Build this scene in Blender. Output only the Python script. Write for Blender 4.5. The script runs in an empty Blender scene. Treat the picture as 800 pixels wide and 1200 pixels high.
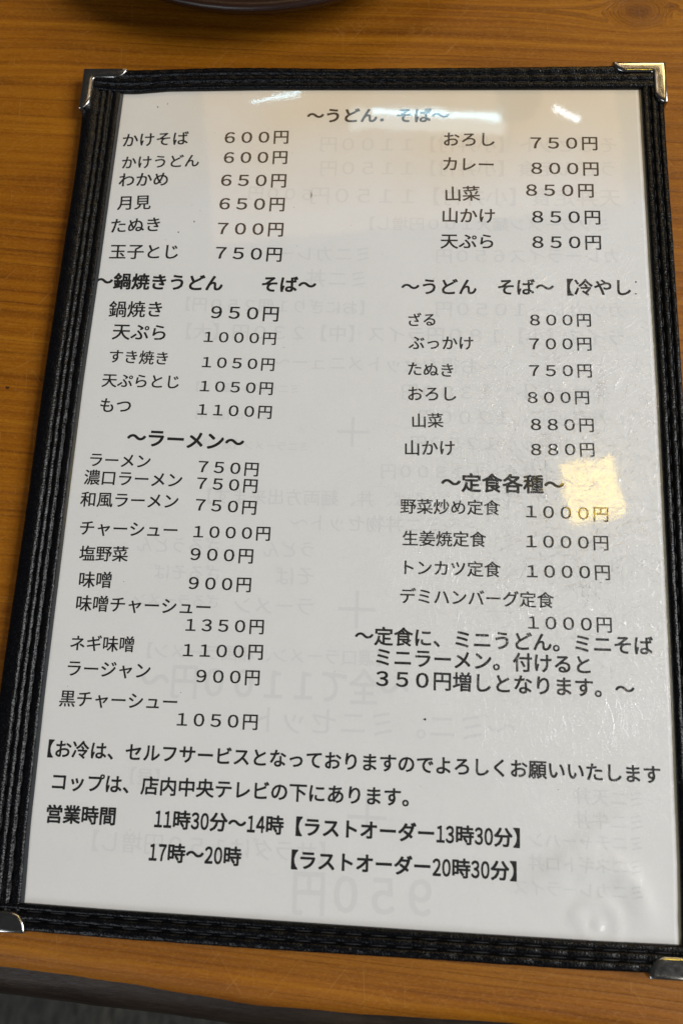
import bpy, math, random
from mathutils import Matrix, Vector, noise as mnoise
random.seed(7)
sc = bpy.context.scene
COL = sc.collection
ZT = 0.724                     # height of the menu page above the floor, metres

# ---------------------------------------------------------------- camera
cam_d = bpy.data.cameras.new('camera')
cam = bpy.data.objects.new('camera', cam_d); COL.objects.link(cam); sc.camera = cam
Rb = [[0.9977261463045678, -0.03060133823376095, 0.06005077084051123],
      [0.04306585488085423, 0.9748270982369811, -0.2187634811531595],
      [-0.05184466340538664, 0.22085218278561455, 0.9739283568287822]]
M = Matrix(Rb).to_4x4(); M.translation = Vector((0.1100086, -0.22510307, ZT + 0.25943365))
cam.matrix_world = M
cam_d.sensor_fit = 'VERTICAL'; cam_d.sensor_height = 36.0; cam_d.lens = 919.0/1200*36
cam_d.clip_start = 0.01; cam_d.clip_end = 20
cam_d.dof.use_dof = True; cam_d.dof.focus_distance = 0.275; cam_d.dof.aperture_fstop = 11

# ---------------------------------------------------------------- room light
w = bpy.data.worlds.new('World'); sc.world = w; w.use_nodes = True
w.node_tree.nodes['Background'].inputs[0].default_value = (0.62, 0.64, 0.68, 1)
w.node_tree.nodes['Background'].inputs[1].default_value = 0.05

def area(name, loc, target, sx, sy, power, col, roll=0.0, spread=180):
    d = bpy.data.lights.new(name, 'AREA'); d.shape = 'RECTANGLE'; d.size = sx; d.size_y = sy
    d.energy = power; d.color = col; d.spread = math.radians(spread)
    o = bpy.data.objects.new(name, d); COL.objects.link(o)
    z = (Vector(loc) - Vector(target)).normalized()
    q = z.to_track_quat('Z', 'Y').to_matrix().to_4x4()
    o.matrix_world = Matrix.Translation(Vector(loc)) @ q @ Matrix.Rotation(math.radians(roll), 4, 'Z')
    return o
pc = (0.1, -0.1, ZT)
# broad ceiling light to the right (shadows fall left), warm lit end of the room, tubes, a square lamp, a window behind
area('ceiling_light', (1.90, -0.05, ZT+1.60), pc, 1.1, 1.1, 56, (0.985, 0.99, 1.0))
area('front_window', (-0.85, -1.7, ZT+1.15), pc, 0.8, 0.6, 9, (0.86, 0.93, 1.0))
area('warm_ceiling_panel', (0.13, 1.06, ZT+1.32), (0.15, 0.9, ZT), 0.95, 0.50, 1.2, (1.0, 0.62, 0.30))
area('wood_sheen_light_right', (0.92, 1.50, ZT+1.2), (0.25, 0.05, ZT), 0.50, 0.26, 5.0, (1.0, 0.74, 0.34))  # warm light added to brighten the far right wood; no known fitting
area('lamp_over_far_edge', (0.15, 1.50, ZT+1.2), (0.1, 0.05, ZT), 0.80, 0.18, 1.6, (1.0, 0.72, 0.32))
area('pucker_light_front_right', (1.02, -1.02, ZT+1.2), (0.17, -0.29, ZT), 0.62, 0.42, 2.5, (1.0, 0.96, 0.88))  # added light with no known source, only to show the sleeve puckers
area('tube_light', (0.19, 0.985, ZT+1.2), (0.15, 0.3, ZT), 0.28, 0.005, .10, (0.45, 0.80, 1.0))
area('tube_halo_light', (0.17, 1.0, ZT+1.24), (0.15, 0.3, ZT), 0.34, 0.045, .12, (0.62, 0.86, 1.0))  # dim glow added behind the tube for the halo round its reflection
area('tube_light_left', (-0.16, 1.03, ZT+1.2), (0.0, 0.3, ZT), 0.11, 0.004, 0.038, (0.45, 0.80, 1.0))
area('tube_light_right', (0.46, 0.985, ZT+1.2), (0.15, 0.3, ZT), 0.06, 0.006, 0.028, (0.75, 0.90, 1.0))
area('square_lamp', (0.492, 0.163, ZT+1.2), (0.17, -0.15, ZT), 0.115, 0.10, .48, (1.0, 0.69, 0.06), roll=-32)

sc.view_settings.view_transform = 'Standard'; sc.view_settings.look = 'None'
sc.view_settings.exposure = 0.0; sc.view_settings.gamma = 1.0
sc.cycles.max_bounces = 8; sc.cycles.transparent_max_bounces = 8
sc.cycles.use_denoising = True
LINES = [
    ('n', 'かけそば', 2.72, -22.25, 6.545, 2.57),
    ('n', '６００円', 41.5, -20.9, 6.597, 0.89),
    ('n', 'かけうどん', 3.46, -32.08, 6.106, 2.17),
    ('n', '６００円', 41.87, -29.63, 6.524, 0.55),
    ('n', 'わかめ', 3.16, -39.6, 6.608, 1.77),
    ('n', '６５０円', 41.52, -39.42, 6.655, 0.02),
    ('n', '月見', 3.79, -49.5, 6.564, 2.35),
    ('n', '６５０円', 41.69, -49.42, 6.608, -0.17),
    ('n', 'たぬき', 1.98, -59.28, 6.673, 3.02),
    ('n', '７００円', 41.81, -59.79, 6.613, -0.45),
    ('n', '玉子とじ', 2.92, -69.92, 6.703, 0.68),
    ('n', '７５０円', 41.84, -69.81, 6.623, -1.13),
    ('b', '～鍋焼きうどん\u3000\u3000そば～', -0.98, -81.95, 6.86, -0.38),
    ('n', '鍋焼き', 5.33, -93.32, 6.911, 0.94),
    ('n', '９５０円', 42.1, -93.76, 6.618, -0.89),
    ('n', '天ぷら', 7.57, -102.09, 6.938, -0.48),
    ('n', '１０００円', 40.47, -103.52, 5.541, -0.48),
    ('n', 'すき焼き', 7.22, -111.68, 5.657, -1.41),
    ('n', '１０５０円', 40.59, -113.27, 5.527, -1.02),
    ('n', '天ぷらとじ', 5.84, -121.04, 5.749, -0.2),
    ('n', '１０５０円', 40.63, -122.42, 5.518, -0.89),
    ('n', 'もつ', 5.91, -130.45, 6.056, -1.07),
    ('n', '１１００円', 40.54, -131.21, 5.565, -1.07),
    ('b', '～ラーメン～', 17.27, -142.13, 6.981, -1.38),
    ('n', 'ラーメン', 4.32, -150.74, 5.651, -0.41),
    ('n', '７５０円', 42.5, -152.14, 5.647, -1.4),
    ('n', '濃口ラーメン', 3.58, -157.18, 5.858, -0.32),
    ('n', '７５０円', 42.48, -158.12, 5.659, -1.29),
    ('n', '和風ラーメン', 3.22, -165.11, 5.805, 0.37),
    ('n', '７５０円', 42.65, -165.8, 5.653, -1.17),
    ('n', 'チャーシュー', 3.9, -175.18, 5.818, 0.22),
    ('n', '１０００円', 42.76, -175.26, 5.566, 0.28),
    ('n', '塩野菜', 5.08, -184.13, 5.71, 0.93),
    ('n', '９００円', 42.4, -183.01, 5.724, -0.08),
    ('n', '味噌', 5.79, -193.15, 5.98, 1.23),
    ('n', '９００円', 42.66, -192.88, 5.646, 0.33),
    ('n', '味噌チャーシュー', 5.77, -201.09, 5.818, 0.31),
    ('n', '１３５０円', 42.83, -206.86, 5.523, 0.71),
    ('n', 'ネギ味噌', 5.37, -214.4, 5.56, 0.96),
    ('n', '１１００円', 42.64, -215.15, 5.612, 0.85),
    ('n', 'ラージャン', 5.02, -222.59, 5.776, 0.48),
    ('n', '９００円', 47.81, -223.32, 5.584, 0.84),
    ('n', '黒チャーシュー', 4.04, -232.37, 5.686, 0.6),
    ('n', '１０５０円', 42.63, -237.25, 5.559, 0.59),
    ('m', '【お冷は、セルフサービスとなっておりますのでよろしくお願いいたします', -1.37, -248.35, 5.822, 0.36),
    ('m', 'コップは、店内中央テレビの下にあります。', 4.32, -258.31, 5.921, 0.34),
    ('b', '営業時間', 4.03, -268.18, 5.78, 0.88),
    ('b', '11時30分～14時【ラストオーダー13時30分】', 39.13, -267.89, 5.891, 0.07),
    ('b', '17時～20時\u3000\u3000【ラストオーダー20時30分】', 38.34, -277.72, 5.878, 0.21),
    ('b', '～うどん．そば～', 73.92, -11.1, 6.819, 0.15),
    ('n', 'おろし', 125.8, -21.44, 6.722, 0.14),
    ('n', '７５０円', 157.35, -22.84, 6.604, -0.37),
    ('n', 'カレー', 125.61, -31.95, 6.672, -0.99),
    ('n', '８００円', 157.58, -33.65, 6.581, -0.35),
    ('n', '山菜', 126.72, -44.86, 6.726, 2.23),
    ('n', '８５０円', 155.62, -42.85, 6.562, -0.13),
    ('n', '山かけ', 125.8, -53.6, 6.718, -0.24),
    ('n', '８５０円', 157.71, -53.88, 6.563, -0.1),
    ('n', '天ぷら', 125.65, -64.19, 6.727, 0.19),
    ('n', '８５０円', 157.68, -64.22, 6.563, 0.33),
    ('m', '～うどん\u3000そば～【冷やし', 111.88, -82.64, 6.838, 0.56),
    ('n', 'ざる', 114.16, -95.79, 5.532, 2.36),
    ('n', '８００円', 156.72, -94.99, 5.692, 0.99),
    ('n', 'ぶっかけ', 115.16, -104.47, 5.788, 0.66),
    ('n', '７００円', 156.34, -104.1, 5.77, 1.09),
    ('n', 'たぬき', 114.71, -114.3, 5.686, -1.38),
    ('n', '７５０円', 156.24, -114.2, 5.764, 1.21),
    ('n', 'おろし', 114.95, -123.67, 5.921, 0.85),
    ('n', '８００円', 155.66, -124.18, 5.614, 1.33),
    ('n', '山菜', 116.62, -133.71, 5.688, 2.37),
    ('n', '８８０円', 156.65, -133.93, 5.689, 0.72),
    ('n', '山かけ', 114.35, -143.57, 5.975, 1.54),
    ('n', '８８０円', 156.64, -142.98, 5.689, 1.54),
    ('b', '～定食各種～', 127.29, -155.39, 6.915, 0.3),
    ('n', '野菜炒め定食', 113.69, -164.2, 5.613, 0.69),
    ('n', '１０００円', 154.71, -164.63, 5.73, -0.47),
    ('n', '生姜焼定食', 114.67, -175.21, 5.617, 0.87),
    ('n', '１０００円', 154.64, -174.89, 5.685, 0.68),
    ('n', 'トンカツ定食', 113.98, -185.08, 5.589, 0.56),
    ('n', '１０００円', 154.81, -184.92, 5.693, 1.04),
    ('n', 'デミハンバーグ定食', 114.21, -194.56, 5.607, 0.34),
    ('n', '１０００円', 155.05, -201.69, 5.657, 0.42),
    ('m', '～定食に、ミニうどん。ミニそば', 100.05, -208.12, 6.383, 0.22),
    ('m', 'ミニラーメン。付けると', 106.49, -214.75, 6.383, 0.16),
    ('m', '３５０円増しとなります。～', 106.45, -221.59, 6.394, -0.02),
    ('w', 'そばセット【小丼付】１１００円', 190.95, -23.71, 7.448, -0.04),
    ('w', 'うどん定食【小丼付】１１５０円', 190.61, -33.82, 7.392, 0.08),
    ('w', '天丼定食【小丼付】１１５０円', 191.25, -45.93, 8.184, -0.16),
    ('w', 'ミソラーメン麺大１００円増し】', 187.43, -57.11, 6.114, 0.08),
    ('w', '６００円', 79.17, -45.39, 6.472, -1.73),
    ('w', 'カレーライス６５０円', 190.35, -69.4, 6.647, 0.7),
    ('w', 'ミニカレー', 101.2, -69.84, 7.082, -0.01),
    ('w', 'ミニ丼', 100.38, -79.85, 7.797, -0.45),
    ('w', 'カツカレー１０５０円', 191.5, -90.79, 6.736, 0.32),
    ('w', '【おにぎり１個２５０円】', 103.05, -91.29, 6.102, -0.52),
    ('w', 'ライス【小】１８０円ライス【中】２３０円【大】', 191.29, -101.24, 6.998, 0.07),
    ('w', '～お得なセットメニュー～', 146.63, -113.08, 6.635, -0.34),
    ('w', '天丼セット\u3000１３００円', 185.18, -122.32, 6.581, 0.48),
    ('w', 'ミニうどん【温、冷】', 77.48, -122.88, 3.975, -0.26),
    ('w', '丼セット\u3000１２００円', 184.33, -131.01, 6.54, 1.11),
    ('w', 'ミニそば【温、冷】', 67.73, -133.28, 3.19, -0.02),
    ('w', '丼セット１２５０円', 171.84, -140.84, 6.163, 0.81),
    ('w', 'ミニラーメン【温、冷】', 81.9, -144.21, 3.848, -0.79),
    ('w', '牛丼セット１３００円', 165.83, -151.61, 5.931, 0.35),
    ('w', '【うどん、そば、丼、麺両方出来ます】', 154.47, -161.46, 6.159, 0.6),
    ('w', '～ミニ丼物セット～', 134.74, -170.33, 6.481, 0.54),
    ('w', 'うどん', 86.1, -180.04, 6.072, 1.95),
    ('w', 'ざるうどん', 54.0, -180.03, 5.887, 0.49),
    ('w', 'そば', 86.4, -189.0, 6.882, 2.05),
    ('w', 'ざるそば', 54.72, -189.36, 5.837, 0.14),
    ('w', 'ラーメン', 86.98, -199.32, 6.945, 0.61),
    ('w', 'ざるラーメン', 55.02, -198.82, 4.93, 0.15),
    ('w', '【濃口ラーメン、和風ラーメン】', 112.82, -215.24, 5.64, 0.34),
    ('W', '～全て１１００円～', 118.47, -224.53, 9.773, 0.47),
    ('w', '～ミニ。ミニセット', 152.58, -235.46, 9.455, 0.4),
    ('w', '【昼】', 43.33, -255.69, 5.561, -1.24),
    ('w', 'ミニ天丼', 191.38, -254.72, 5.429, -0.66),
    ('w', 'ミニ牛丼', 191.11, -261.38, 5.398, 0.31),
    ('w', 'ミニチャーハン', 190.67, -267.49, 5.003, 0.67),
    ('w', 'ミニネギトロ丼', 190.41, -274.03, 4.973, 0.76),
    ('w', 'ミニカレーライス', 190.09, -281.21, 4.892, 0.76),
    ('w', '【サラダは１５０円増し】', 98.15, -275.13, 6.866, 0.18),
    ('W', '９５０円', 128.74, -286.18, 11.293, 0.73),
    ('P', '＋', 96.6, -138.2, 15.0, 0.0),
    ('P', '＋', 100.5, -199.6, 17.0, 0.0),
    ('P', '＋', 106.2, -264.1, 17.0, 0.0),
]

# ---------------------------------------------------------------- node helpers
def new_mat(name):
    m = bpy.data.materials.new(name); m.use_nodes = True
    nt = m.node_tree; nt.nodes.clear()
    out = nt.nodes.new('ShaderNodeOutputMaterial')
    return m, nt, out
class G:
    def __init__(s, nt): s.nt = nt
    def n(s, t, **k):
        nd = s.nt.nodes.new(t)
        for a, b in k.items(): setattr(nd, a, b)
        return nd
    def put(s, inp, v):
        if hasattr(v, 'is_output') or isinstance(v, bpy.types.NodeSocket): s.nt.links.new(v, inp)
        else: inp.default_value = v
    def math(s, op, a, b=None, c=None, clamp=False):
        nd = s.n('ShaderNodeMath', operation=op, use_clamp=clamp)
        s.put(nd.inputs[0], a)
        if b is not None: s.put(nd.inputs[1], b)
        if c is not None: s.put(nd.inputs[2], c)
        return nd.outputs[0]
    def noise(s, vec, scale, detail=3, rough=.5, dim='3D', w=None, dist=0):
        nd = s.n('ShaderNodeTexNoise', noise_dimensions=dim)
        if dim != '1D': s.put(nd.inputs['Vector'], vec)
        if w is not None: s.put(nd.inputs['W'], w)
        nd.inputs['Scale'].default_value = scale; nd.inputs['Detail'].default_value = detail
        nd.inputs['Roughness'].default_value = rough; nd.inputs['Distortion'].default_value = dist
        return nd.outputs[0]
    def obj(s): return s.n('ShaderNodeTexCoord').outputs['Object']
    def mapping(s, vec, loc=(0,0,0), rot=(0,0,0), scale=(1,1,1)):
        nd = s.n('ShaderNodeMapping'); s.put(nd.inputs[0], vec)
        nd.inputs[1].default_value = loc; nd.inputs[2].default_value = rot; nd.inputs[3].default_value = scale
        return nd.outputs[0]
    def streak(s, vec, rot, scale, loc=(0, 0, 0)):
        return s.mapping(s.mapping(vec, loc=loc, rot=(0, 0, rot)), scale=scale)
    def ramp(s, fac, stops, interp='LINEAR'):
        nd = s.n('ShaderNodeValToRGB'); s.put(nd.inputs[0], fac); cr = nd.color_ramp; cr.interpolation = interp
        while len(cr.elements) > 1: cr.elements.remove(cr.elements[-1])
        for i, (p, c) in enumerate(stops):
            e = cr.elements[0] if i == 0 else cr.elements.new(p)
            e.position = p; e.color = (c, c, c, 1) if isinstance(c, (int, float)) else (*c, 1)
        return nd.outputs[0]
    def mix(s, fac, a, b, blend='MIX'):
        nd = s.n('ShaderNodeMix', data_type='RGBA', blend_type=blend)
        s.put(nd.inputs[0], fac)
        for i, v in ((6, a), (7, b)):
            s.put(nd.inputs[i], (*v, 1) if isinstance(v, tuple) and len(v) == 3 else v)
        return nd.outputs[2]
    def bump(s, h, strength=1, dist=.001, normal=None):
        nd = s.n('ShaderNodeBump'); s.put(nd.inputs['Height'], h)
        nd.inputs['Strength'].default_value = strength; nd.inputs['Distance'].default_value = dist
        if normal is not None: s.put(nd.inputs['Normal'], normal)
        return nd.outputs[0]
    def bsdf(s, out, **k):
        nd = s.n('ShaderNodeBsdfPrincipled')
        for a, v in k.items():
            a = a.replace('_', ' ')
            if isinstance(v, tuple) and len(v) == 3: v = (*v, 1)
            s.put(nd.inputs[a], v)
        s.nt.links.new(nd.outputs[0], out.inputs[0]); return nd

# ---------------------------------------------------------------- materials
def mat_wood():
    m, nt, out = new_mat('varnished_pine'); g = G(nt)
    co = g.mapping(g.obj(), scale=(1000, 1000, 1000))          # millimetres
    sep = g.n('ShaderNodeSeparateXYZ'); g.put(sep.inputs[0], co); X, Y, Z = sep.outputs
    warp = g.noise(g.mapping(co, scale=(.0035, .014, .014)), 1, 1)
    s = g.math('ADD', g.math('SUBTRACT', Y, g.math('MULTIPLY', Z, .6)), g.math('MULTIPLY', warp, 20))
    wob = g.noise(g.mapping(co, scale=(.018, .10, .1)), 1, 3)
    s = g.math('ADD', s, g.math('MULTIPLY', wob, 2.2))
    s0 = s
    rm_total = None
    for kx, ky, rad, st in ((199.5, 50.0, 8.5, .95), (212.5, 53.0, 1.8, .8), (-62, -190, 5, .9)):
        wr = g.noise(co, .12, 2)
        dx = g.math('MULTIPLY', g.math('SUBTRACT', X, kx), .62); dy = g.math('SUBTRACT', Y, ky)
        r = g.math('SQRT', g.math('ADD', g.math('MULTIPLY', dx, dx), g.math('MULTIPLY', dy, dy)))
        r = g.math('ADD', r, g.math('MULTIPLY', g.math('SUBTRACT', wr, .5), rad*.5))
        k = g.math('POWER', 2.718, g.math('MULTIPLY', g.math('POWER', g.math('DIVIDE', g.math('ABSOLUTE', r), rad*1.5), 2), -1))
        # grain lines swing round the knot, rings inside it
        side = g.math('SUBTRACT', g.math('MULTIPLY', g.math('GREATER_THAN', dy, 0), 2), 1)
        s = g.math('ADD', s, g.math('MULTIPLY', g.math('MULTIPLY', k, side), -rad*.8*st))
        inside = g.math('POWER', 2.718, g.math('MULTIPLY', g.math('POWER', g.math('DIVIDE', g.math('ABSOLUTE', r), rad*.85), 6), -1))
        s = g.math('ADD', g.math('MULTIPLY', s, g.math('SUBTRACT', 1, inside)), g.math('MULTIPLY', g.math('MULTIPLY', r, 2.2), inside))
        core = g.math('ADD', g.math('MULTIPLY', inside, .45), g.math('POWER', 2.718, g.math('MULTIPLY', g.math('POWER', g.math('DIVIDE', g.math('ABSOLUTE', r), rad*.28), 2), -1)), clamp=True)
        rm_total = core if rm_total is None else g.math('MAXIMUM', rm_total, core)
    s2 = g.math('ADD', s, g.math('MULTIPLY', g.noise(None, .10, 2, dim='1D', w=s), 22))
    ring = g.math('ADD', .5, g.math('MULTIPLY', .5, g.math('SINE', g.math('MULTIPLY', s2, 1.05))))
    late = g.math('ADD', g.math('POWER', ring, 16), g.math('MULTIPLY', .30, g.math('POWER', ring, 3)), clamp=True)
    mod = g.noise(g.mapping(co, scale=(.012, .09, .05)), 1, 3, .6)
    broad = g.noise(None, .30, 4, .6, dim='1D', w=s)
    patch = g.noise(g.mapping(co, scale=(.010, .03, .03)), 1, 3)
    fib = g.noise(g.mapping(co, scale=(.045, 1.9, 2)), 1, 4, .7)
    fine = g.noise(g.mapping(co, scale=(.8, 1.7, 2)), 1, 4, .75)
    base = g.ramp(g.math('ADD', g.math('MULTIPLY', broad, .6), g.math('MULTIPLY', patch, .4)), [(.32, (.195, .059, .003)), (.5, (.275, .094, .004)), (.68, (.355, .134, .006))])
    base = g.mix(g.math('MULTIPLY', late, g.ramp(mod, [(.38, .05), (.68, .75)])), base, (.105, .029, .0025))
    base = g.mix(g.ramp(fib, [(.34, .42), (.50, 0.0)]), base, (.145, .042, .003))
    base = g.mix(g.ramp(fine, [(.52, 0.0), (.68, .42)]), base, (.40, .185, .030))
    base = g.mix(g.ramp(fine, [(.30, .38), (.44, 0.0)]), base, (.12, .035, .003))
    base = g.mix(g.math('MULTIPLY', rm_total, .70), base, (.075, .018, .006))
    vor = g.n('ShaderNodeTexVoronoi'); g.put(vor.inputs['Vector'], g.mapping(g.mapping(co, scale=(1, 1, 1)), scale=(.036, .060, .06))); vor.inputs['Scale'].default_value = 1
    speck = g.ramp(g.math('ADD', vor.outputs['Distance'], g.math('MULTIPLY', g.noise(co, 1.6, 2), .05)), [(.042, .85), (.062, 0.0)])
    base = g.mix(speck, base, (.035, .012, .005))
    # pale scratches and rub marks
    scr = None
    for a, seed in ((1.45, 3), (.9, 8), (-.6, 15), (2.2, 27)):
        sn = g.noise(g.streak(co, a, (.05, 2.4, 1), (seed*3.3, seed*7.1, 0)), 1, 0)
        v = g.ramp(sn, [(.80, 0.0), (.84, .34)])
        scr = v if scr is None else g.math('MAXIMUM', scr, v)
    base = g.mix(scr, base, (.46, .24, .07))
    rough = g.math('ADD', .26, g.math('MULTIPLY', g.noise(g.mapping(co, scale=(.05, .05, .05)), 1, 4), .24))
    h = g.math('ADD', g.math('MULTIPLY', fib, .5), g.math('ADD', g.math('MULTIPLY', fine, .8), g.math('MULTIPLY', late, -.35)))
    h = g.math('SUBTRACT', h, g.math('MULTIPLY', speck, 1.5))
    g.bsdf(out, Base_Color=base, Roughness=rough, Normal=g.bump(h, .9, .00026), Specular_IOR_Level=.26)
    return m

def mat_edge():
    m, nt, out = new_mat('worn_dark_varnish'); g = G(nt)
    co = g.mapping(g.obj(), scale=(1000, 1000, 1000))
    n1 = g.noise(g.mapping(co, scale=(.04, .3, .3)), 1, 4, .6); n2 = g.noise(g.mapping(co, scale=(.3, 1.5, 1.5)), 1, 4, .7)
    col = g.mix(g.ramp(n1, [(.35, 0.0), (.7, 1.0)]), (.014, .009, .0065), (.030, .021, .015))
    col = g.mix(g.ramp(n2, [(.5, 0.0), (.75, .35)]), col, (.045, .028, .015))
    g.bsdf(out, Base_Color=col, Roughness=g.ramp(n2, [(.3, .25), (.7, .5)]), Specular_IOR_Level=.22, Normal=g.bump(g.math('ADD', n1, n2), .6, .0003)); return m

def mat_leather():
    m, nt, out = new_mat('black_leatherette'); g = G(nt)
    co = g.mapping(g.obj(), scale=(1000, 1000, 1000))
    v = g.n('ShaderNodeTexVoronoi'); g.put(v.inputs['Vector'], g.mapping(co, scale=(1.5, 1.5, 1.0))); v.inputs['Scale'].default_value = 1
    cell = g.ramp(v.outputs[0], [(0, 1.0), (.5, .55), (.9, 0.0)])
    nz = g.noise(co, 2.2, 3, .65)
    big = g.noise(co, .3, 2)
    h = g.math('ADD', g.math('MULTIPLY', cell, 1.0), g.math('ADD', g.math('MULTIPLY', nz, .7), g.math('MULTIPLY', big, 1.4)))
    glint_speckle = g.ramp(g.noise(co, 1.4, 3), [(.50, 0.0), (.72, .8)])  # fine pale speckle painted into the base for the grain's sparkle
    base = g.mix(glint_speckle, (.0022, .0024, .0034), (.007, .0075, .0085))
    g.bsdf(out, Base_Color=base, Roughness=g.ramp(nz, [(.3, .16), (.7, .32)]), Specular_IOR_Level=.24, Normal=g.bump(h, 1.0, .00009))
    return m

def mat_thread():
    m, nt, out = new_mat('dark_thread'); g = G(nt)
    co = g.mapping(g.obj(), scale=(1000, 1000, 1000))
    wv = g.n('ShaderNodeTexWave'); g.put(wv.inputs[0], co); wv.inputs['Scale'].default_value = 1.2
    g.bsdf(out, Base_Color=(.018, .019, .022), Roughness=.7, Normal=g.bump(wv.outputs[1], .5, .0001)); return m

def mat_metal():
    m, nt, out = new_mat('nickel_plate'); g = G(nt)
    co = g.mapping(g.obj(), scale=(1000, 1000, 1000))
    n1 = g.noise(co, .5, 5, .6); n2 = g.noise(g.mapping(co, scale=(.3, 6, 1)), 1, 3)
    g.bsdf(out, Base_Color=g.ramp(n1, [(.3, (.42, .41, .39)), (.65, (.52, .51, .48))]), Metallic=1.0,
           Roughness=g.ramp(n1, [(.3, .24), (.7, .13)]), Normal=g.bump(g.math('ADD', n1, n2), .12, .00008)); return m

def mat_paper(name, c, mottled=True):
    m, nt, out = new_mat(name); g = G(nt)
    co = g.mapping(g.obj(), scale=(1000, 1000, 1000))
    n1 = g.noise(co, .05, 4, .6); n2 = g.noise(co, 1.3, 4, .7)
    col = g.mix(g.ramp(n1, [(.3, 0.0), (.7, .6)]), tuple(c), tuple(x*.95 for x in c))
    col = g.mix(g.ramp(n2, [(.35, 0.0), (.75, .25)]), col, tuple(x*.86 for x in c))
    g.bsdf(out, Base_Color=col, Roughness=.75, Specular_IOR_Level=.2, Normal=g.bump(n2, .25, .00008)); return m

def mat_plain(name, c, rough=.6, **k):
    m, nt, out = new_mat(name); g = G(nt)
    co = g.mapping(g.obj(), scale=(1000, 1000, 1000))
    n = g.noise(co, .8, 4, .6)
    col = g.mix(g.ramp(n, [(.3, 0.0), (.7, .5)]), tuple(c), tuple(x*.8 for x in c))
    g.bsdf(out, Base_Color=col, Roughness=rough, **k); return m

def mat_ink(name, c):
    m, nt, out = new_mat(name); g = G(nt)
    co = g.mapping(g.obj(), scale=(1000, 1000, 1000))
    n = g.noise(co, 5, 3, .6)
    col = g.mix(g.ramp(n, [(.45, 0.0), (.85, .35)]), tuple(c), tuple(min(1, x*1.5+.02) for x in c))
    g.bsdf(out, Base_Color=col, Roughness=.6, Specular_IOR_Level=.3); return m

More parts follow.
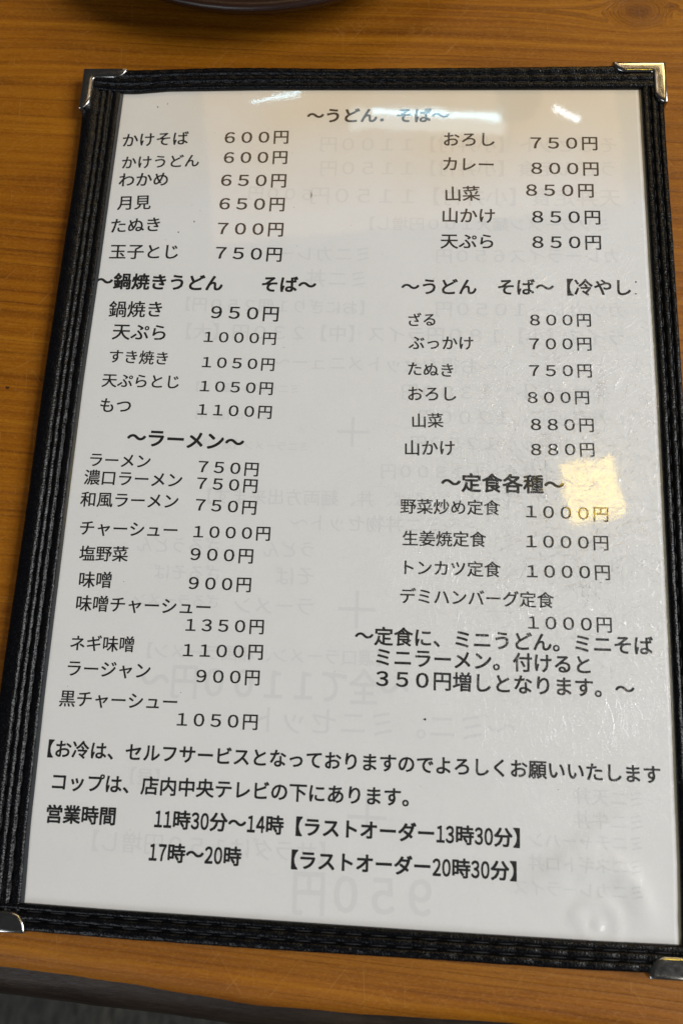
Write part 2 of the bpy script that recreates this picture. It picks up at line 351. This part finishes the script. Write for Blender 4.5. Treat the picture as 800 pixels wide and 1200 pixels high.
def mat_sleeve():
    m, nt, out = new_mat('clear_vinyl'); g = G(nt)
    co = g.mapping(g.obj(), scale=(1000, 1000, 1000))
    # curved fine scratches in many directions, dense where hands rub the page
    wv = g.n('ShaderNodeTexNoise'); g.put(wv.inputs[0], g.mapping(co, scale=(.02, .02, .02))); wv.inputs['Scale'].default_value = 1; wv.inputs['Detail'].default_value = 1
    off = g.n('ShaderNodeVectorMath', operation='SCALE'); g.put(off.inputs[0], wv.outputs['Color']); off.inputs['Scale'].default_value = 30
    wc = g.n('ShaderNodeVectorMath', operation='ADD'); g.put(wc.inputs[0], co); g.put(wc.inputs[1], off.outputs[0]); wc = wc.outputs[0]
    sep = g.n('ShaderNodeSeparateXYZ'); g.put(sep.inputs[0], co); X, Y, Z = sep.outputs
    dx = g.math('DIVIDE', g.math('SUBTRACT', X, 172), 48); dy = g.math('DIVIDE', g.math('SUBTRACT', Y, -160), 72)
    rr = g.math('ADD', g.math('MULTIPLY', dx, dx), g.math('MULTIPLY', dy, dy))
    worn = g.math('POWER', 2.718, g.math('MULTIPLY', rr, -1.0))
    worn = g.math('ADD', worn, .05)
    tot = None
    for i in range(5):
        a = i*math.pi/5 + .13*(i % 3)
        sn = g.noise(g.streak(wc, a, (.06, 1.5, 1), (i*31.7, i*17.3, 0)), 1, 0)
        thr = .66
        v = g.ramp(sn, [(thr, 0.0), (thr+.07, 1.0)])
        tot = v if tot is None else g.math('ADD', tot, v)
    for i in range(4):
        a = i*math.pi/4 + .3
        sn = g.noise(g.streak(wc, a, (.14, 2.6, 1), (i*11.7, i*57.3, 9)), 1, 0)
        tot = g.math('ADD', tot, g.math('MULTIPLY', g.ramp(sn, [(.62, 0.0), (.72, .6)]), 1))
    scr = g.math('MULTIPLY', tot, worn)
    lowb = g.noise(co, .06, 2, .4)
    mid = g.noise(co, .5, 3, .6)
    hb = g.math('ADD', g.math('MULTIPLY', lowb, 1.0), g.math('MULTIPLY', mid, g.math('MULTIPLY', worn, .10)))
    n0 = g.bump(hb, 1.0, .00003)
    n1 = g.bump(scr, 1.0, .00016, n0)
    fr = g.n('ShaderNodeFresnel'); bf = g.n('ShaderNodeNewGeometry').outputs['Backfacing']; g.put(fr.inputs[0], g.math('SUBTRACT', 1.52, g.math('MULTIPLY', bf, 1.52-1/1.52))); g.put(fr.inputs['Normal'], n0)
    gl = g.n('ShaderNodeBsdfGlossy'); gl.inputs['Roughness'].default_value = .035; g.put(gl.inputs['Normal'], n0)
    gs = g.n('ShaderNodeBsdfGlossy'); gs.inputs['Roughness'].default_value = .14; g.put(gs.inputs['Normal'], n1)
    gh = g.n('ShaderNodeMixShader'); nt.links.new(gl.outputs[0], gh.inputs[1]); nt.links.new(gs.outputs[0], gh.inputs[2])
    g.put(gh.inputs[0], g.math('MULTIPLY', worn, .45, clamp=True))
    tr = g.n('ShaderNodeBsdfTransparent'); 
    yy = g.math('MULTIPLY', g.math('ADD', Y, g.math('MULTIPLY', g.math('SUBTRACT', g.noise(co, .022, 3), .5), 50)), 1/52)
    warm_shade = g.math('MULTIPLY', g.math('ADD', yy, 1.0, clamp=True), g.ramp(g.math('DIVIDE', X, 200), [(.05, .35), (.45, 1.0)]))  # warm shade along the page top, painted into the sleeve tint
    g.put(tr.inputs[0], g.mix(warm_shade, (.975, .978, .975), (.95, .885, .77)))
    mx = g.n('ShaderNodeMixShader')
    g.put(mx.inputs[0], g.math('MULTIPLY', fr.outputs[0], 1.75, clamp=True))
    nt.links.new(tr.outputs[0], mx.inputs[1]); nt.links.new(gh.outputs[0], mx.inputs[2])
    g3 = g.n('ShaderNodeBsdfGlossy'); g3.inputs['Roughness'].default_value = .24; g.put(g3.inputs['Normal'], n1)
    m3 = g.n('ShaderNodeMixShader'); g.put(m3.inputs[0], g.math('MULTIPLY', g.math('MULTIPLY', scr, .13, clamp=True), g.math('SUBTRACT', 1, bf), clamp=True))
    nt.links.new(mx.outputs[0], m3.inputs[1]); nt.links.new(g3.outputs[0], m3.inputs[2])
    nt.links.new(m3.outputs[0], out.inputs[0]); return m

def mat_carpet():
    m, nt, out = new_mat('dark_woven_floor'); g = G(nt)
    co = g.obj()
    n1 = g.noise(g.mapping(co, scale=(1, .35, 1)), 90, 4, .65); n2 = g.noise(co, 9, 3, .6)
    col = g.mix(g.ramp(n1, [(.35, 0.0), (.7, 1.0)]), (.015, .015, .013), (.075, .070, .058))
    col = g.mix(g.ramp(n2, [(.4, 0.0), (.7, .6)]), col, (.030, .031, .030))
    g.bsdf(out, Base_Color=col, Roughness=.9, Normal=g.bump(n1, .8, .004)); return m

EDGE = mat_edge()
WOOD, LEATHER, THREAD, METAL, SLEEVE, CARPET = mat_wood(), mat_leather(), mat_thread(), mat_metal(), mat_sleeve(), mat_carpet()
PAPER = mat_paper('white_printer_paper', (.80, .80, .80))
CREAM = mat_paper('cream_paper', (.78, .74, .60))
INK = mat_ink('black_toner', (.013, .013, .014))
GHOST = mat_ink('faint_print_from_the_back', (.70, .705, .714))
VEDGE = mat_plain('grey_vinyl_edge', (.035, .04, .045), .25)
BOARD = mat_plain('black_board', (.012, .012, .014), .6)
LACQ = mat_plain('dark_brown_lacquer', (.022, .008, .004), .35)

# ---------------------------------------------------------------- object helpers (coordinates in mm on the page plane)
ORG = {}
def tag(o, label, cat, group=None):
    o['label'] = label; o['category'] = cat
    if group: o['group'] = group
def thing(name, label, cat, org=(0, 0, 0)):
    o = bpy.data.objects.new(name, None); COL.objects.link(o); o.empty_display_size = .02
    o.location = (org[0]/1000, org[1]/1000, ZT+org[2]/1000); ORG[o.name] = Vector(org); tag(o, label, cat); return o
def mesh(name, vs, fs, mat, parent=None, org=(0, 0, 0), smooth=False):
    org = Vector(org)
    me = bpy.data.meshes.new(name)
    me.from_pydata([((v[0]-org.x)/1000, (v[1]-org.y)/1000, (v[2]-org.z)/1000) for v in vs], [], fs)
    me.materials.append(mat); me.update()
    if smooth: me.polygons.foreach_set('use_smooth', [True]*len(me.polygons))
    o = bpy.data.objects.new(name, me); COL.objects.link(o)
    if parent is not None:
        o.parent = parent; po = ORG[parent.name]; o.location = (org-po)/1000
    else: o.location = (org.x/1000, org.y/1000, ZT+org.z/1000)
    ORG[o.name] = org; return o
def interp(pts, s):
    if s <= pts[0][0]: return pts[0][1]
    for (a, va), (b, vb) in zip(pts, pts[1:]):
        if s <= b:
            t = (s-a)/(b-a); t = t*t*(3-2*t)*.35 + t*.65
            return va+(vb-va)*t
    return pts[-1][1]
def box(x0, x1, y0, y1, z0, z1):
    v = [(x, y, z) for z in (z0, z1) for y in (y0, y1) for x in (x0, x1)]
    return v, [(0, 2, 3, 1), (4, 5, 7, 6), (0, 1, 5, 4), (2, 6, 7, 3), (0, 4, 6, 2), (1, 3, 7, 5)]

ZTAB = -4.2
# ---------------------------------------------------------------- floor and table
fv, ff = box(-3000, 3000, -3000, 3000, -730, -724)
fl = mesh('floor', fv, ff, CARPET, None, (0, 0, -724)); fl['kind'] = 'structure'

TA = math.radians(-2.9)
table = thing('wooden_table', 'orange brown varnished pine table with a rounded front edge under the menu', 'table', (0, 0, -724))
F1 = [(-700, -312), (-120, -312), (-60, -311.5), (-6, -313.6), (13, -314.6), (32, -315.8), (48, -317.4), (74, -319.4), (100, -319.9), (126, -319.8), (151, -319.6), (200, -321), (260, -324), (1000, -326)]
F2 = [(-700, -323), (-120, -323.5), (-60, -324), (-10, -325.8), (28, -327.6), (46, -328.4), (68, -329.8), (100, -331), (150, -331.2), (210, -332), (1000, -336)]
def build_top():
    x0, x1 = -650, 950; yb = 620; th = 34
    c, s = math.cos(TA), math.sin(TA)
    def loc(F, x):                        # live edge: world polyline to table-local y
        xw = c*x - s*(-318); yw = interp(F, xw)-1.5; yw += .35*mnoise.noise(Vector((xw*.06, 3, 1)))+.12*mnoise.noise(Vector((xw*.4, 9, 1)))
        return -s*xw + c*yw
    xs = []; x = x0
    while x < x1: xs.append(x); x += 2.0 if -60 < x < 260 else 20
    xs.append(x1)
    def strip(name, prof_fn, mat, close):
        vs, fs = [], []
        for x in xs: P = prof_fn(x); vs += [(x, y, z) for y, z in P]
        n = len(P)
        for i in range(len(xs)-1):
            for j in range(n):
                a = i*n+j; b = i*n+(j+1) % n; fs.append((a, b, b+n, a+n))
        fs.append(tuple(range(n))[::-1]); fs.append(tuple((len(xs)-1)*n+j for j in range(n)))
        me = bpy.data.meshes.new(name); me.from_pydata([(p/1000, q/1000, z/1000) for p, q, z in vs], [], fs); me.materials.append(mat)
        for p in me.polygons: p.use_smooth = len(p.vertices) == 4
        try: me.set_sharp_from_angle(angle=math.radians(50))
        except Exception: pass
        o = bpy.data.objects.new(name, me); COL.objects.link(o); o.parent = table
        o.location = (0, 0, .724); o.rotation_euler = (0, 0, TA); return o
    def top_prof(x):
        yf = loc(F1, x); P = [(yb, ZTAB), (yf+7, ZTAB)]
        for i in range(1, 8):
            t = i/7; P.append((yf+7-7*t, ZTAB-2.6*t**2.6))
        return P+[(yf+.6, ZTAB-4.5), (yf+3, ZTAB-th), (yb, ZTAB-th)]
    def edge_prof(x):
        yf, ye = loc(F1, x), loc(F2, x)
        P = [(yf+1.2, ZTAB-2.9), (yf-.2, ZTAB-3.0)]
        for i in range(1, 7):
            t = i/6; P.append((yf-.2+(ye-yf)*math.sin(t*math.pi/2), ZTAB-3.0-14*(1-math.cos(t*math.pi/2))-2*t))
        return P+[(ye+1.5, ZTAB-th+3), (yf+1.2, ZTAB-th+.5)]
    strip('tabletop', top_prof, WOOD, True)
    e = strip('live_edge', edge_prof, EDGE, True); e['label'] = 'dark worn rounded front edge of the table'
    for lx, ly in ((-590, 560), (890, 560), (-590, -265), (890, -265)):
        v, f = box(-30, 30, -30, 30, 0, 724+ZTAB-th)
        ml = bpy.data.meshes.new('leg'); ml.from_pydata([tuple(q/1000 for q in p) for p in v], [], f); ml.materials.append(WOOD)
        lo = bpy.data.objects.new('leg', ml); COL.objects.link(lo); lo.parent = table
        lo.location = ((lx*c-ly*s)/1000, (lx*s+ly*c)/1000, 0); lo.rotation_euler = (0, 0, TA)
build_top()

# ---------------------------------------------------------------- dark bowl whose rim just enters the top of the picture
def build_bowl():
    cx, cy = 52, 128.5
    b = thing('lacquer_dish', 'dark brown shallow round dish just entering the frame above the menu', 'dish', (cx, cy, ZTAB))
    def lathe(name, prof, parent, mat):
        n = 72; vs = [(cx+1.7*r*math.cos(2*math.pi*i/n), cy+1.7*r*math.sin(2*math.pi*i/n), ZTAB+.33*(z-ZTAB)) for r, z in prof for i in range(n)]
        fs = [(j*n+i, j*n+(i+1) % n, (j+1)*n+(i+1) % n, (j+1)*n+i) for j in range(len(prof)-1) for i in range(n)]
        return mesh(name, vs, fs, mat, parent, (cx, cy, ZTAB), True)
    z = ZTAB
    lathe('dish_body', [(0, z+7), (26, z+7), (40, z+10), (52, z+20), (59, z+34), (61.5, z+50), (62, z+58), (60.5, z+59), (59, z+56), (56, z+34), (48, z+20), (34, z+11), (0, z+10)], b, LACQ)
    lathe('foot_ring', [(0, z+.2), (33, z+.2), (34, z+1), (31, z+9.5), (0, z+9.5)], b, LACQ)
build_bowl()

# small round lampshade hanging between the camera's reflection and the warm ceiling
def build_shade():
    cx, cy, z = 352, 985, 1150
    t = thing('pendant_lampshade', 'small dark round lampshade above the table, mirrored near the top of the menu', 'lampshade', (cx, cy, z))
    n = 40
    def lathe(name, prof, mat):
        vs = [(cx+r*math.cos(2*math.pi*i/n), cy+r*math.sin(2*math.pi*i/n), z+h) for r, h in prof for i in range(n)]
        fs = [(j*n+i, j*n+(i+1) % n, (j+1)*n+(i+1) % n, (j+1)*n+i) for j in range(len(prof)-1) for i in range(n)]
        mesh(name, vs, fs, mat, t, (cx, cy, z), True)
    lathe('shade_dome', [(0, 2), (40, 0), (46, 0), (47, 6), (42, 26), (26, 42), (0, 48)], BOARD)
    lathe('cord', [(0, 46), (2.5, 46), (2.5, 640), (0, 640)], BOARD)
build_shade()

# ---------------------------------------------------------------- menu cover
cover = thing('menu_cover', 'black leatherette menu cover with stitched border, clear sleeve and metal corners', 'menu cover', (97, -148, ZTAB))
OL = [(-303, -15.6), (-228, -15.9), (-170, -15.3), (-123, -15.3), (-72, -14.5), (-36, -13.8), (8, -14.3)]     # y -> x outer left
OR = [(-303, 209.0), (-121, 209.2), (-69, 208.8), (-27, 208.2), (10, 208.0)]
OT = [(-15, 7.9), (5, 8.5), (46, 9.5), (86, 8.8), (136, 9.1), (184, 9.5), (208, 10.2)]                     # x -> y outer top
OB = [(-16, -301.9), (3, -302.2), (32, -302.7), (74, -303.0), (125, -302.9), (171, -303.0), (189, -302.7), (209, -303.2)]
IL = [(-296, .1), (-270, -1.0), (-228, -1.6), (-170, -1.6), (-123, -1.5), (-72, -.5), (0, .5)]
IR = [(-296, 200.1), (-270, 200.8), (-219, 201.2), (-121, 201.2), (-69, 200.6), (0, 200.0)]
IT = [(-15, .6), (0, -1.4), (6, -1.5), (20, -.3), (60, .3), (200, .2), (209, .4)]
IB = [(-16, -294.2), (31, -294.8), (125, -295.2), (171, -295.1), (209, -294.7)]

v, f = box(-13.6, 207.6, -301.5, 8.0, ZTAB+.1, -.6)
mesh('cover_board', v, f, BOARD, cover, (97, -148, ZTAB+.1))

def band(side, lo, hi, inner, outer, ridges, zb, pitch, seed, flatw=0.0, lump=.5):
    """a stitched border strip: cross profile of padded ridges between stitch grooves, pinched at each stitch"""
    vert = side in 'LR'; L = hi-lo; ns = int(L/.9); nc = 34
    vs, fs = [], []
    grooves = ridges           # t positions of stitch rows
    edges = [0.0]+list(grooves)+[1.0]
    for i in range(ns+1):
        s = lo+L*i/ns
        a, b = interp(inner, s), interp(outer, s)
        wob = .18*mnoise.noise(Vector((s*.12, seed, 0)))+.05*mnoise.noise(Vector((s*.5, seed, 7)))
        ring = []
        for j in range(nc+1):
            t = j/nc
            q = a+(b-a)*t
            # profile
            for k in range(len(edges)-1):
                if t <= edges[k+1] or k == len(edges)-2:
                    e0, e1 = edges[k], edges[k+1]; break
            u = min(1, max(0, (t-e0)/(e1-e0)))
            wid = (e1-e0)*abs(b-a)
            arch = (max(0, 1-(2*u-1)**2))**.5
            amp = min(1.05, wid*.36)
            ph = 2*math.pi*(s+seed*1.7+(k*.22)*pitch+.7*mnoise.noise(Vector((s*.05, seed, k))))/pitch
            pin = .5+.5*math.cos(ph)
            lumpy = 1 - lump*(pin**3)*(.6 if k else .25)
            z = zb + amp*arch*lumpy
            dg = min([abs(t-gv) for gv in grooves]+[9])*abs(b-a)
            z -= .55*math.exp(-(dg/.38)**2)*(.5+.5*pin)
            z += .10*mnoise.noise(Vector((s*.35, t*6, seed)))+.05*mnoise.noise(Vector((s*1.1, t*11, seed+4)))
            if k == 0: z -= .15
            q2 = q+wob*(0 if j in (0,) else 1)*(.5 if j == nc else 1)
            ring.append((q2, z))
        ring = [(ring[0][0], .12)]+ring+[(ring[-1][0], -1.6), (ring[-1][0], ZTAB+.25)]
        sgn = 1
        for q, z in ring: vs.append((q, s, z) if vert else (s, q, z))
    m = nc+4
    for i in range(ns):
        for j in range(m-1):
            a = i*m+j; fs.append((a, a+1, a+1+m, a+m))
    fs.append(tuple(range(m))); fs.append(tuple(ns*m+j for j in range(m)))
    mid = (lo+hi)/2
    org = ((interp(inner, mid)+interp(outer, mid))/2, mid, ZTAB+.25) if vert else (mid, (interp(inner, mid)+interp(outer, mid))/2, ZTAB+.25)
    o = mesh('leather_border', vs, fs, LEATHER, cover, org, True)
    # stitches: short thread capsules lying in the grooves
    tv, tf = [], []
    for gi, gt in enumerate(grooves):
        k = 0; s = lo+2.0
        while s < hi-2:
            s0, s1 = s, s+pitch*.62
            ring6 = 6; st = len(tv); segs = 5
            for a_ in range(segs+1):
                u = a_/segs; ss = s0+(s1-s0)*u
                aa, bb = interp(inner, ss), interp(outer, ss); q = aa+(bb-aa)*gt
                rad = .17*max(.25, math.sin(math.pi*min(.97, max(.03, u))))**.5
                zz = zb-.02+.10*math.sin(math.pi*u)
                for r_ in range(ring6):
                    an = 2*math.pi*r_/ring6; dq, dz = rad*math.cos(an), rad*math.sin(an)
                    tv.append((q+dq, ss, zz+dz) if vert else (ss, q+dq, zz+dz))
            for a_ in range(segs):
                for r_ in range(ring6):
                    p0 = st+a_*ring6+r_; p1 = st+a_*ring6+(r_+1) % ring6
                    tf.append((p0, p1, p1+ring6, p0+ring6))
            s += pitch
    so = mesh('stitching', tv, tf, THREAD, o, org, True); so['kind'] = 'stuff'
    return o
band('L', -300.5, 6.5, IL, OL, (.24, .42, .58), .55, 6.4, 1, lump=.2)
band('R', -300.5, 7.5, IR, OR, (.36, .70), .60, 5.6, 2, lump=.3)
band('T', -14.0, 207.6, IT, OT, (.30, .66), 1.15, 6.6, 3, lump=.3)
band('B', -15.0, 208.4, IB, OB, (.27, .62), 1.05, 7.6, 4, lump=.42)

# bluish vinyl edge strip along the left of the window
vs, fs = [], []
N = 80
for i in range(N+1):
    y = -294.5+292.8*i/N; x = interp(IL, y)
    vs += [(x-.5, y, .85), (x+.35, y, .62), (x+.9, y, .35)]
for i in range(N):
    a = i*3; fs += [(a, a+3, a+4, a+1), (a+1, a+4, a+5, a+2)]
mesh('sleeve_edge', vs, fs, VEDGE, cover, (0, -148, .3), True)

# metal corners
def corner(cx, cy, dx, dy, lx, ly, wx, wy, seed):
    """L bracket; (cx,cy) outer corner, dx/dy point inwards; arm lengths lx, ly; arm widths wx (x-arm, measured in y), wy"""
    top, bot = 2.75, -3.6
    pts = [(0, 0), (lx, 0)]
    for i in range(1, 9):                       # convex end of the x arm
        a = i/8*math.pi/2; pts.append((lx-5.2*(1-math.cos(a)), wx*math.sin(a)))
    pts += [(wy+1.0, wx), (wy+.3, wx+.3), (wy, wx+1.0)]
    for i in range(0, 9):
        a = math.pi/2-i/8*math.pi/2; pts.append((wy*math.sin(a), ly-5.2*(1-math.cos(a))))
    P = [Vector((x, y)) for x, y in pts]; n = len(P)
    # inset rings for a rolled edge
    def inset(d):
        out = []
        for i in range(n):
            a, b, c = P[i-1], P[i], P[(i+1) % n]
            e1 = (b-a).normalized(); e2 = (c-b).normalized()
            n1 = Vector((-e1.y, e1.x)); n2 = Vector((-e2.y, e2.x)); nn = (n1+n2)
            nn = nn.normalized() if nn.length > 1e-4 else n1
            k = d/max(.55, nn.dot(n1)); out.append(b+nn*k)
        return out
    rings = [(0, bot), (0, top-.65)]
    for i in range(1, 6):
        a = i/5*math.pi/2; rings.append((1.35*(1-math.cos(a)), top-.65+.65*math.sin(a)))
    vs, fs = [], []
    for d, z in rings:
        for p in inset(d): vs.append((cx+dx*p.x, cy+dy*p.y, z+.06*mnoise.noise(Vector((p.x*.2, p.y*.2, seed)))))
    for r in range(len(rings)-1):
        for i in range(n):
            a = r*n+i; b = r*n+(i+1) % n; fs.append((a, b, b+n, a+n) if dx*dy > 0 else (a, a+n, b+n, b))
    r = (len(rings)-1)*n
    # cap as two strips: fan from the corner is concave-safe with an ngon
    from mathutils.geometry import tessellate_polygon
    for t3 in tessellate_polygon([[Vector((vs[r+i][0], vs[r+i][1], 0)) for i in range(n)]]):
        p, q, w_ = (vs[r+i] for i in t3)
        up = (q[0]-p[0])*(w_[1]-p[1])-(q[1]-p[1])*(w_[0]-p[0]) > 0
        fs.append(tuple(r+i for i in (t3 if up else t3[::-1])))
    o = mesh('metal_corner', vs, fs, METAL, cover, (cx, cy, bot), True)
    try: o.data.set_sharp_from_angle(angle=math.radians(60))
    except Exception: pass
    return o
corner(-15.0, 8.5, 1, -1, 17.4, 18.2, 4.1, 4.3, 1)
corner(208.9, 10.6, -1, -1, 19.6, 17.6, 4.3, 4.6, 2)
corner(-16.0, -302.6, 1, 1, 18.8, 19, 6.0, 5.0, 3)
corner(209.8, -303.9, -1, 1, 20.0, 19, 6.3, 5.2, 4)

# ---------------------------------------------------------------- clear sleeve (one gently buckled vinyl sheet)
def paper_h(x, y):
    """the page lifts a little under the puckered film at its lower right corner"""
    if x < 140 or y > -240: return 0.0
    d = math.hypot((x-176.5)*.85, y+290.5)
    an = math.atan2(y+290.5, x-176.5); d2 = d*(1+.18*math.sin(an*2+.7)+.12*math.sin(an*3+2))+1.6*mnoise.noise(Vector((x*.25, y*.25, 1)))
    z = .55*math.exp(-(d2/6.5)**2)*(.5+.5*math.cos(d2*1.1))+.9*math.exp(-((d2-15)/3.6)**2)*max(0, math.sin(an+.25))
    u = (x-172)*.78+(y+272)*.62; v = -(x-172)*.62+(y+272)*.78
    z += .40*math.exp(-((v-3)/3.0)**2)*math.exp(-((u-4)/18)**2) + .10*(.5+.5*mnoise.noise(Vector((x*.18, y*.18, 5))))*math.exp(-(d/16)**2)
    return z*min(1, max(0, (201.5-x)/6))*min(1, (x-140)/10)
def wrinkle(x, y):
    z = 0
    # puckers at the lower right
    d = math.hypot((x-176.5)*.85, y+290.5)
    an = math.atan2(y+290.5, x-176.5); d2 = d*(1+.18*math.sin(an*2+.7)+.12*math.sin(an*3+2))+1.2*mnoise.noise(Vector((x*.25, y*.25, 1)))
    z += 1.0*math.exp(-(d2/7.5)**2)*(.5+.5*math.cos(d2*1.1)) + .8*math.exp(-((d2-15)/3.2)**2)*max(0, math.sin(an+.25)) + .10*mnoise.noise(Vector((x*.35, y*.35, 5)))*math.exp(-(d/9)**2)
    u = (x-172)*.78+(y+272)*.62; v = -(x-172)*.62+(y+272)*.78
    z += .35*math.exp(-(v/3.2)**2)*math.exp(-((u-6)/20)**2)
    d = math.hypot((x-2.2)*1.6, (y+131)*.5); z += .5*math.exp(-(d/5)**2)*(.5+.5*math.cos(d*1.2))
    d = math.hypot((x-4.5)*1.3, (y+17)*.9); z += .16*math.exp(-((d-3.5)/1.2)**2)*(1 if x > 3.5 else .2)
    d = math.hypot((x-176)*.8, (y+112)*1.1); z += .2*math.exp(-((d-8)/2.5)**2)*(.5+.5*math.sin(math.atan2(y+112, x-176)*2+1))
    d = math.hypot((x-160)*.9, (y+140)*.7); z += .2*math.exp(-((d-12)/2.5)**2)*max(0, math.cos(math.atan2(y+140, x-160)-2.5))
    z += .09*mnoise.noise(Vector((x*.012, y*.012, 3.1)))+.010*mnoise.noise(Vector((x*.05, y*.05, 8.1)))
    return z
vs, fs = [], []
x0, x1, y0, y1, st = -2.6, 202.2, -296.6, 1.6, 1.1
nx, ny = int((x1-x0)/st), int((y1-y0)/st)
for j in range(ny+1):
    for i in range(nx+1):
        x, y = x0+(x1-x0)*i/nx, y0+(y1-y0)*j/ny
        e = min(x-x0, x1-x, y-y0, y1-y); k = min(1, e/6)
        vs.append((x, y, .46+max(wrinkle(x, y)*k*.8, paper_h(x, y)-.2)))
for j in range(ny):
    for i in range(nx):
        a = j*(nx+1)+i; fs.append((a, a+1, a+nx+2, a+nx+1))
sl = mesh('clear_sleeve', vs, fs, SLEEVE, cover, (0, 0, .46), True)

# ---------------------------------------------------------------- sheets of paper
rear = mesh('rear_sheet', *box(-2.2, 201.9, -296.4, 1.2, -.5, -.22), CREAM, None, (100, -148, -.5))
tag(rear, 'sheet behind the printed menu page, showing as a thin cream line along its right edge', 'paper')
page = thing('menu_page', 'white printed Japanese menu page of noodle dishes and prices inside the black cover', 'menu page', (100, -148, -.2))
vs, fs = [], []
NY, NX = 250, 150
for i in range(NY+1):
    y = -296.2+297.2*i/NY
    l, r = interp(IL, y)-1.0, interp(IR, y)-.75
    for j in range(NX+1):
        x = l+(r-l)*j/NX; vs.append((x, y, paper_h(x, y)))
for i in range(NY):
    for j in range(NX):
        a = i*(NX+1)+j; fs.append((a, a+1, a+NX+2, a+NX+1))
border = [j for j in range(NX+1)]+[i*(NX+1)+NX for i in range(1, NY+1)]+[NY*(NX+1)+j for j in range(NX-1, -1, -1)]+[i*(NX+1) for i in range(NY-1, 0, -1)]
b0 = len(vs); nb = len(border)
for q in border: vs.append((vs[q][0], vs[q][1], -.2))
for i in range(nb): fs.append((border[i], b0+i, b0+(i+1) % nb, border[(i+1) % nb]))
mesh('paper', vs, fs, PAPER, page, (100, -148, -.2), True)

# ---------------------------------------------------------------- printed text, glyph by glyph on the character grid
_glyph = {}
def glyph(c, off):
    if (c, off) not in _glyph:
        cu = bpy.data.curves.new('glyph', 'FONT'); cu.body = c; cu.size = 1; cu.offset = off; cu.resolution_u = 3
        o = bpy.data.objects.new('glyph', cu); COL.objects.link(o)
        me = bpy.data.meshes.new_from_object(o)
        _glyph[(c, off)] = ([(p.co.x, p.co.y) for p in me.vertices], [tuple(p.vertices) for p in me.polygons])
        bpy.data.objects.remove(o); bpy.data.curves.remove(cu); bpy.data.meshes.remove(me)
    return _glyph[(c, off)]
STYLE = {'n': (.015, INK, 1.0, .02), 'm': (.021, INK, 1.0, .02), 'b': (.028, INK, 1.0, .02),
         'w': (.004, GHOST, 1.0, .012), 'W': (.018, GHOST, 1.25, .012), 'P': (0, GHOST, 1.0, .012)}
def text_line(kind, t, ox, oy, em, ang):
    off, mat, hs, z = STYLE[kind]
    vs, fs = [], []; x = 0.0
    a = math.radians(ang); ca, sa = math.cos(a), math.sin(a)
    mirror = -1 if kind in 'wW' else 1
    shifts = [(0, 0)] if off <= 0 else ([(-1, -.6), (1, .6), (-1, .6), (1, -.6)] if off < .02 else [(-1, -.7), (1, .7), (-1, .7), (1, -.7), (0, 1), (0, -1)])
    for c in t:
        half = c in '0123456789'; wd = .5 if half else 1.0
        if half: c = chr(ord(c)-48+0xFF10)
        if c != '　':
            gv, gf = glyph(c, 0.0)
            cy = .367
            for si, (sx, sy) in enumerate(shifts):
              b = len(vs)
              for gx, gy in gv:
                gx += sx*off; gy += sy*off
                if half: px = x+.25+(gx-.5)*.74; py = (gy-cy)*1.08
                elif c in '０１２３４５６７８９': px = x+.5+(gx-.5)*1.10; py = (gy-cy)*.95
                else: px = x+gx; py = gy-cy
                px *= em; py *= em*hs
                X = px*ca*1 - py*sa; Y = px*sa + py*ca
                if mirror < 0: X = -(px*ca + py*sa); Y = -px*sa + py*ca
                vs.append((ox+X, oy+Y, z+si*.004))
              fs += [tuple(i+b for i in (q if mirror > 0 else q[::-1])) for q in gf]
        x += wd
    if kind == 'P':
        mx = (min(v[0] for v in vs)+max(v[0] for v in vs))/2; my = (min(v[1] for v in vs)+max(v[1] for v in vs))/2
        vs = [(v[0]-mx+ox, v[1]-my+oy, v[2]) for v in vs]
    vs = [(v[0], v[1], v[2]+paper_h(v[0], v[1])+(.01 if v[0] > 140 and v[1] < -240 else 0)) for v in vs]
    if kind in 'wWP': name = 'show_through_print'
    elif kind == 'n': name = 'price' if '円' in t else 'dish_name'
    elif '～' in t and len(t) < 15 and '増' not in t and '時' not in t: name = 'heading'
    else: name = 'notice_line'
    return mesh(name, vs, fs, mat, page, (ox, oy, z))
for ln in LINES: text_line(*ln)

# the clipped last bracket of the right heading, and toner specks
def dots(name, pts, mat, z=.022):
    vs, fs = [], []
    for x, y, rx, ry in pts:
        b = len(vs); n = 9
        for i in range(n):
            a = 2*math.pi*i/n; q = 1+.25*math.sin(i*2.3+x); vs.append((x+rx*q*math.cos(a), y+ry*q*math.sin(a), z))
        fs.append(tuple(range(b, b+n)))
    return mesh(name, vs, fs, mat, page, (pts[0][0], pts[0][1], z))
dots('clipped_bracket', [(195.2, -79.6, .32, .34), (195.0, -84.2, .40, .26)], INK)
sp = [(15.4, -7.2, .28, .3), (19.2, -5.8, .15, .3), (34.0, -57, .2, .45), (28.4, -61.5, .3, .3), (24.0, -64.8, .12, .12), (123.5, -233.7, .5, .35)]
rs = random.Random(5)
for _ in range(46): sp.append((rs.uniform(4, 196), rs.uniform(-290, -6), rs.uniform(.06, .14), rs.uniform(.06, .14)))
s_ = dots('toner_specks', sp, INK, .025); s_['kind'] = 'stuff'
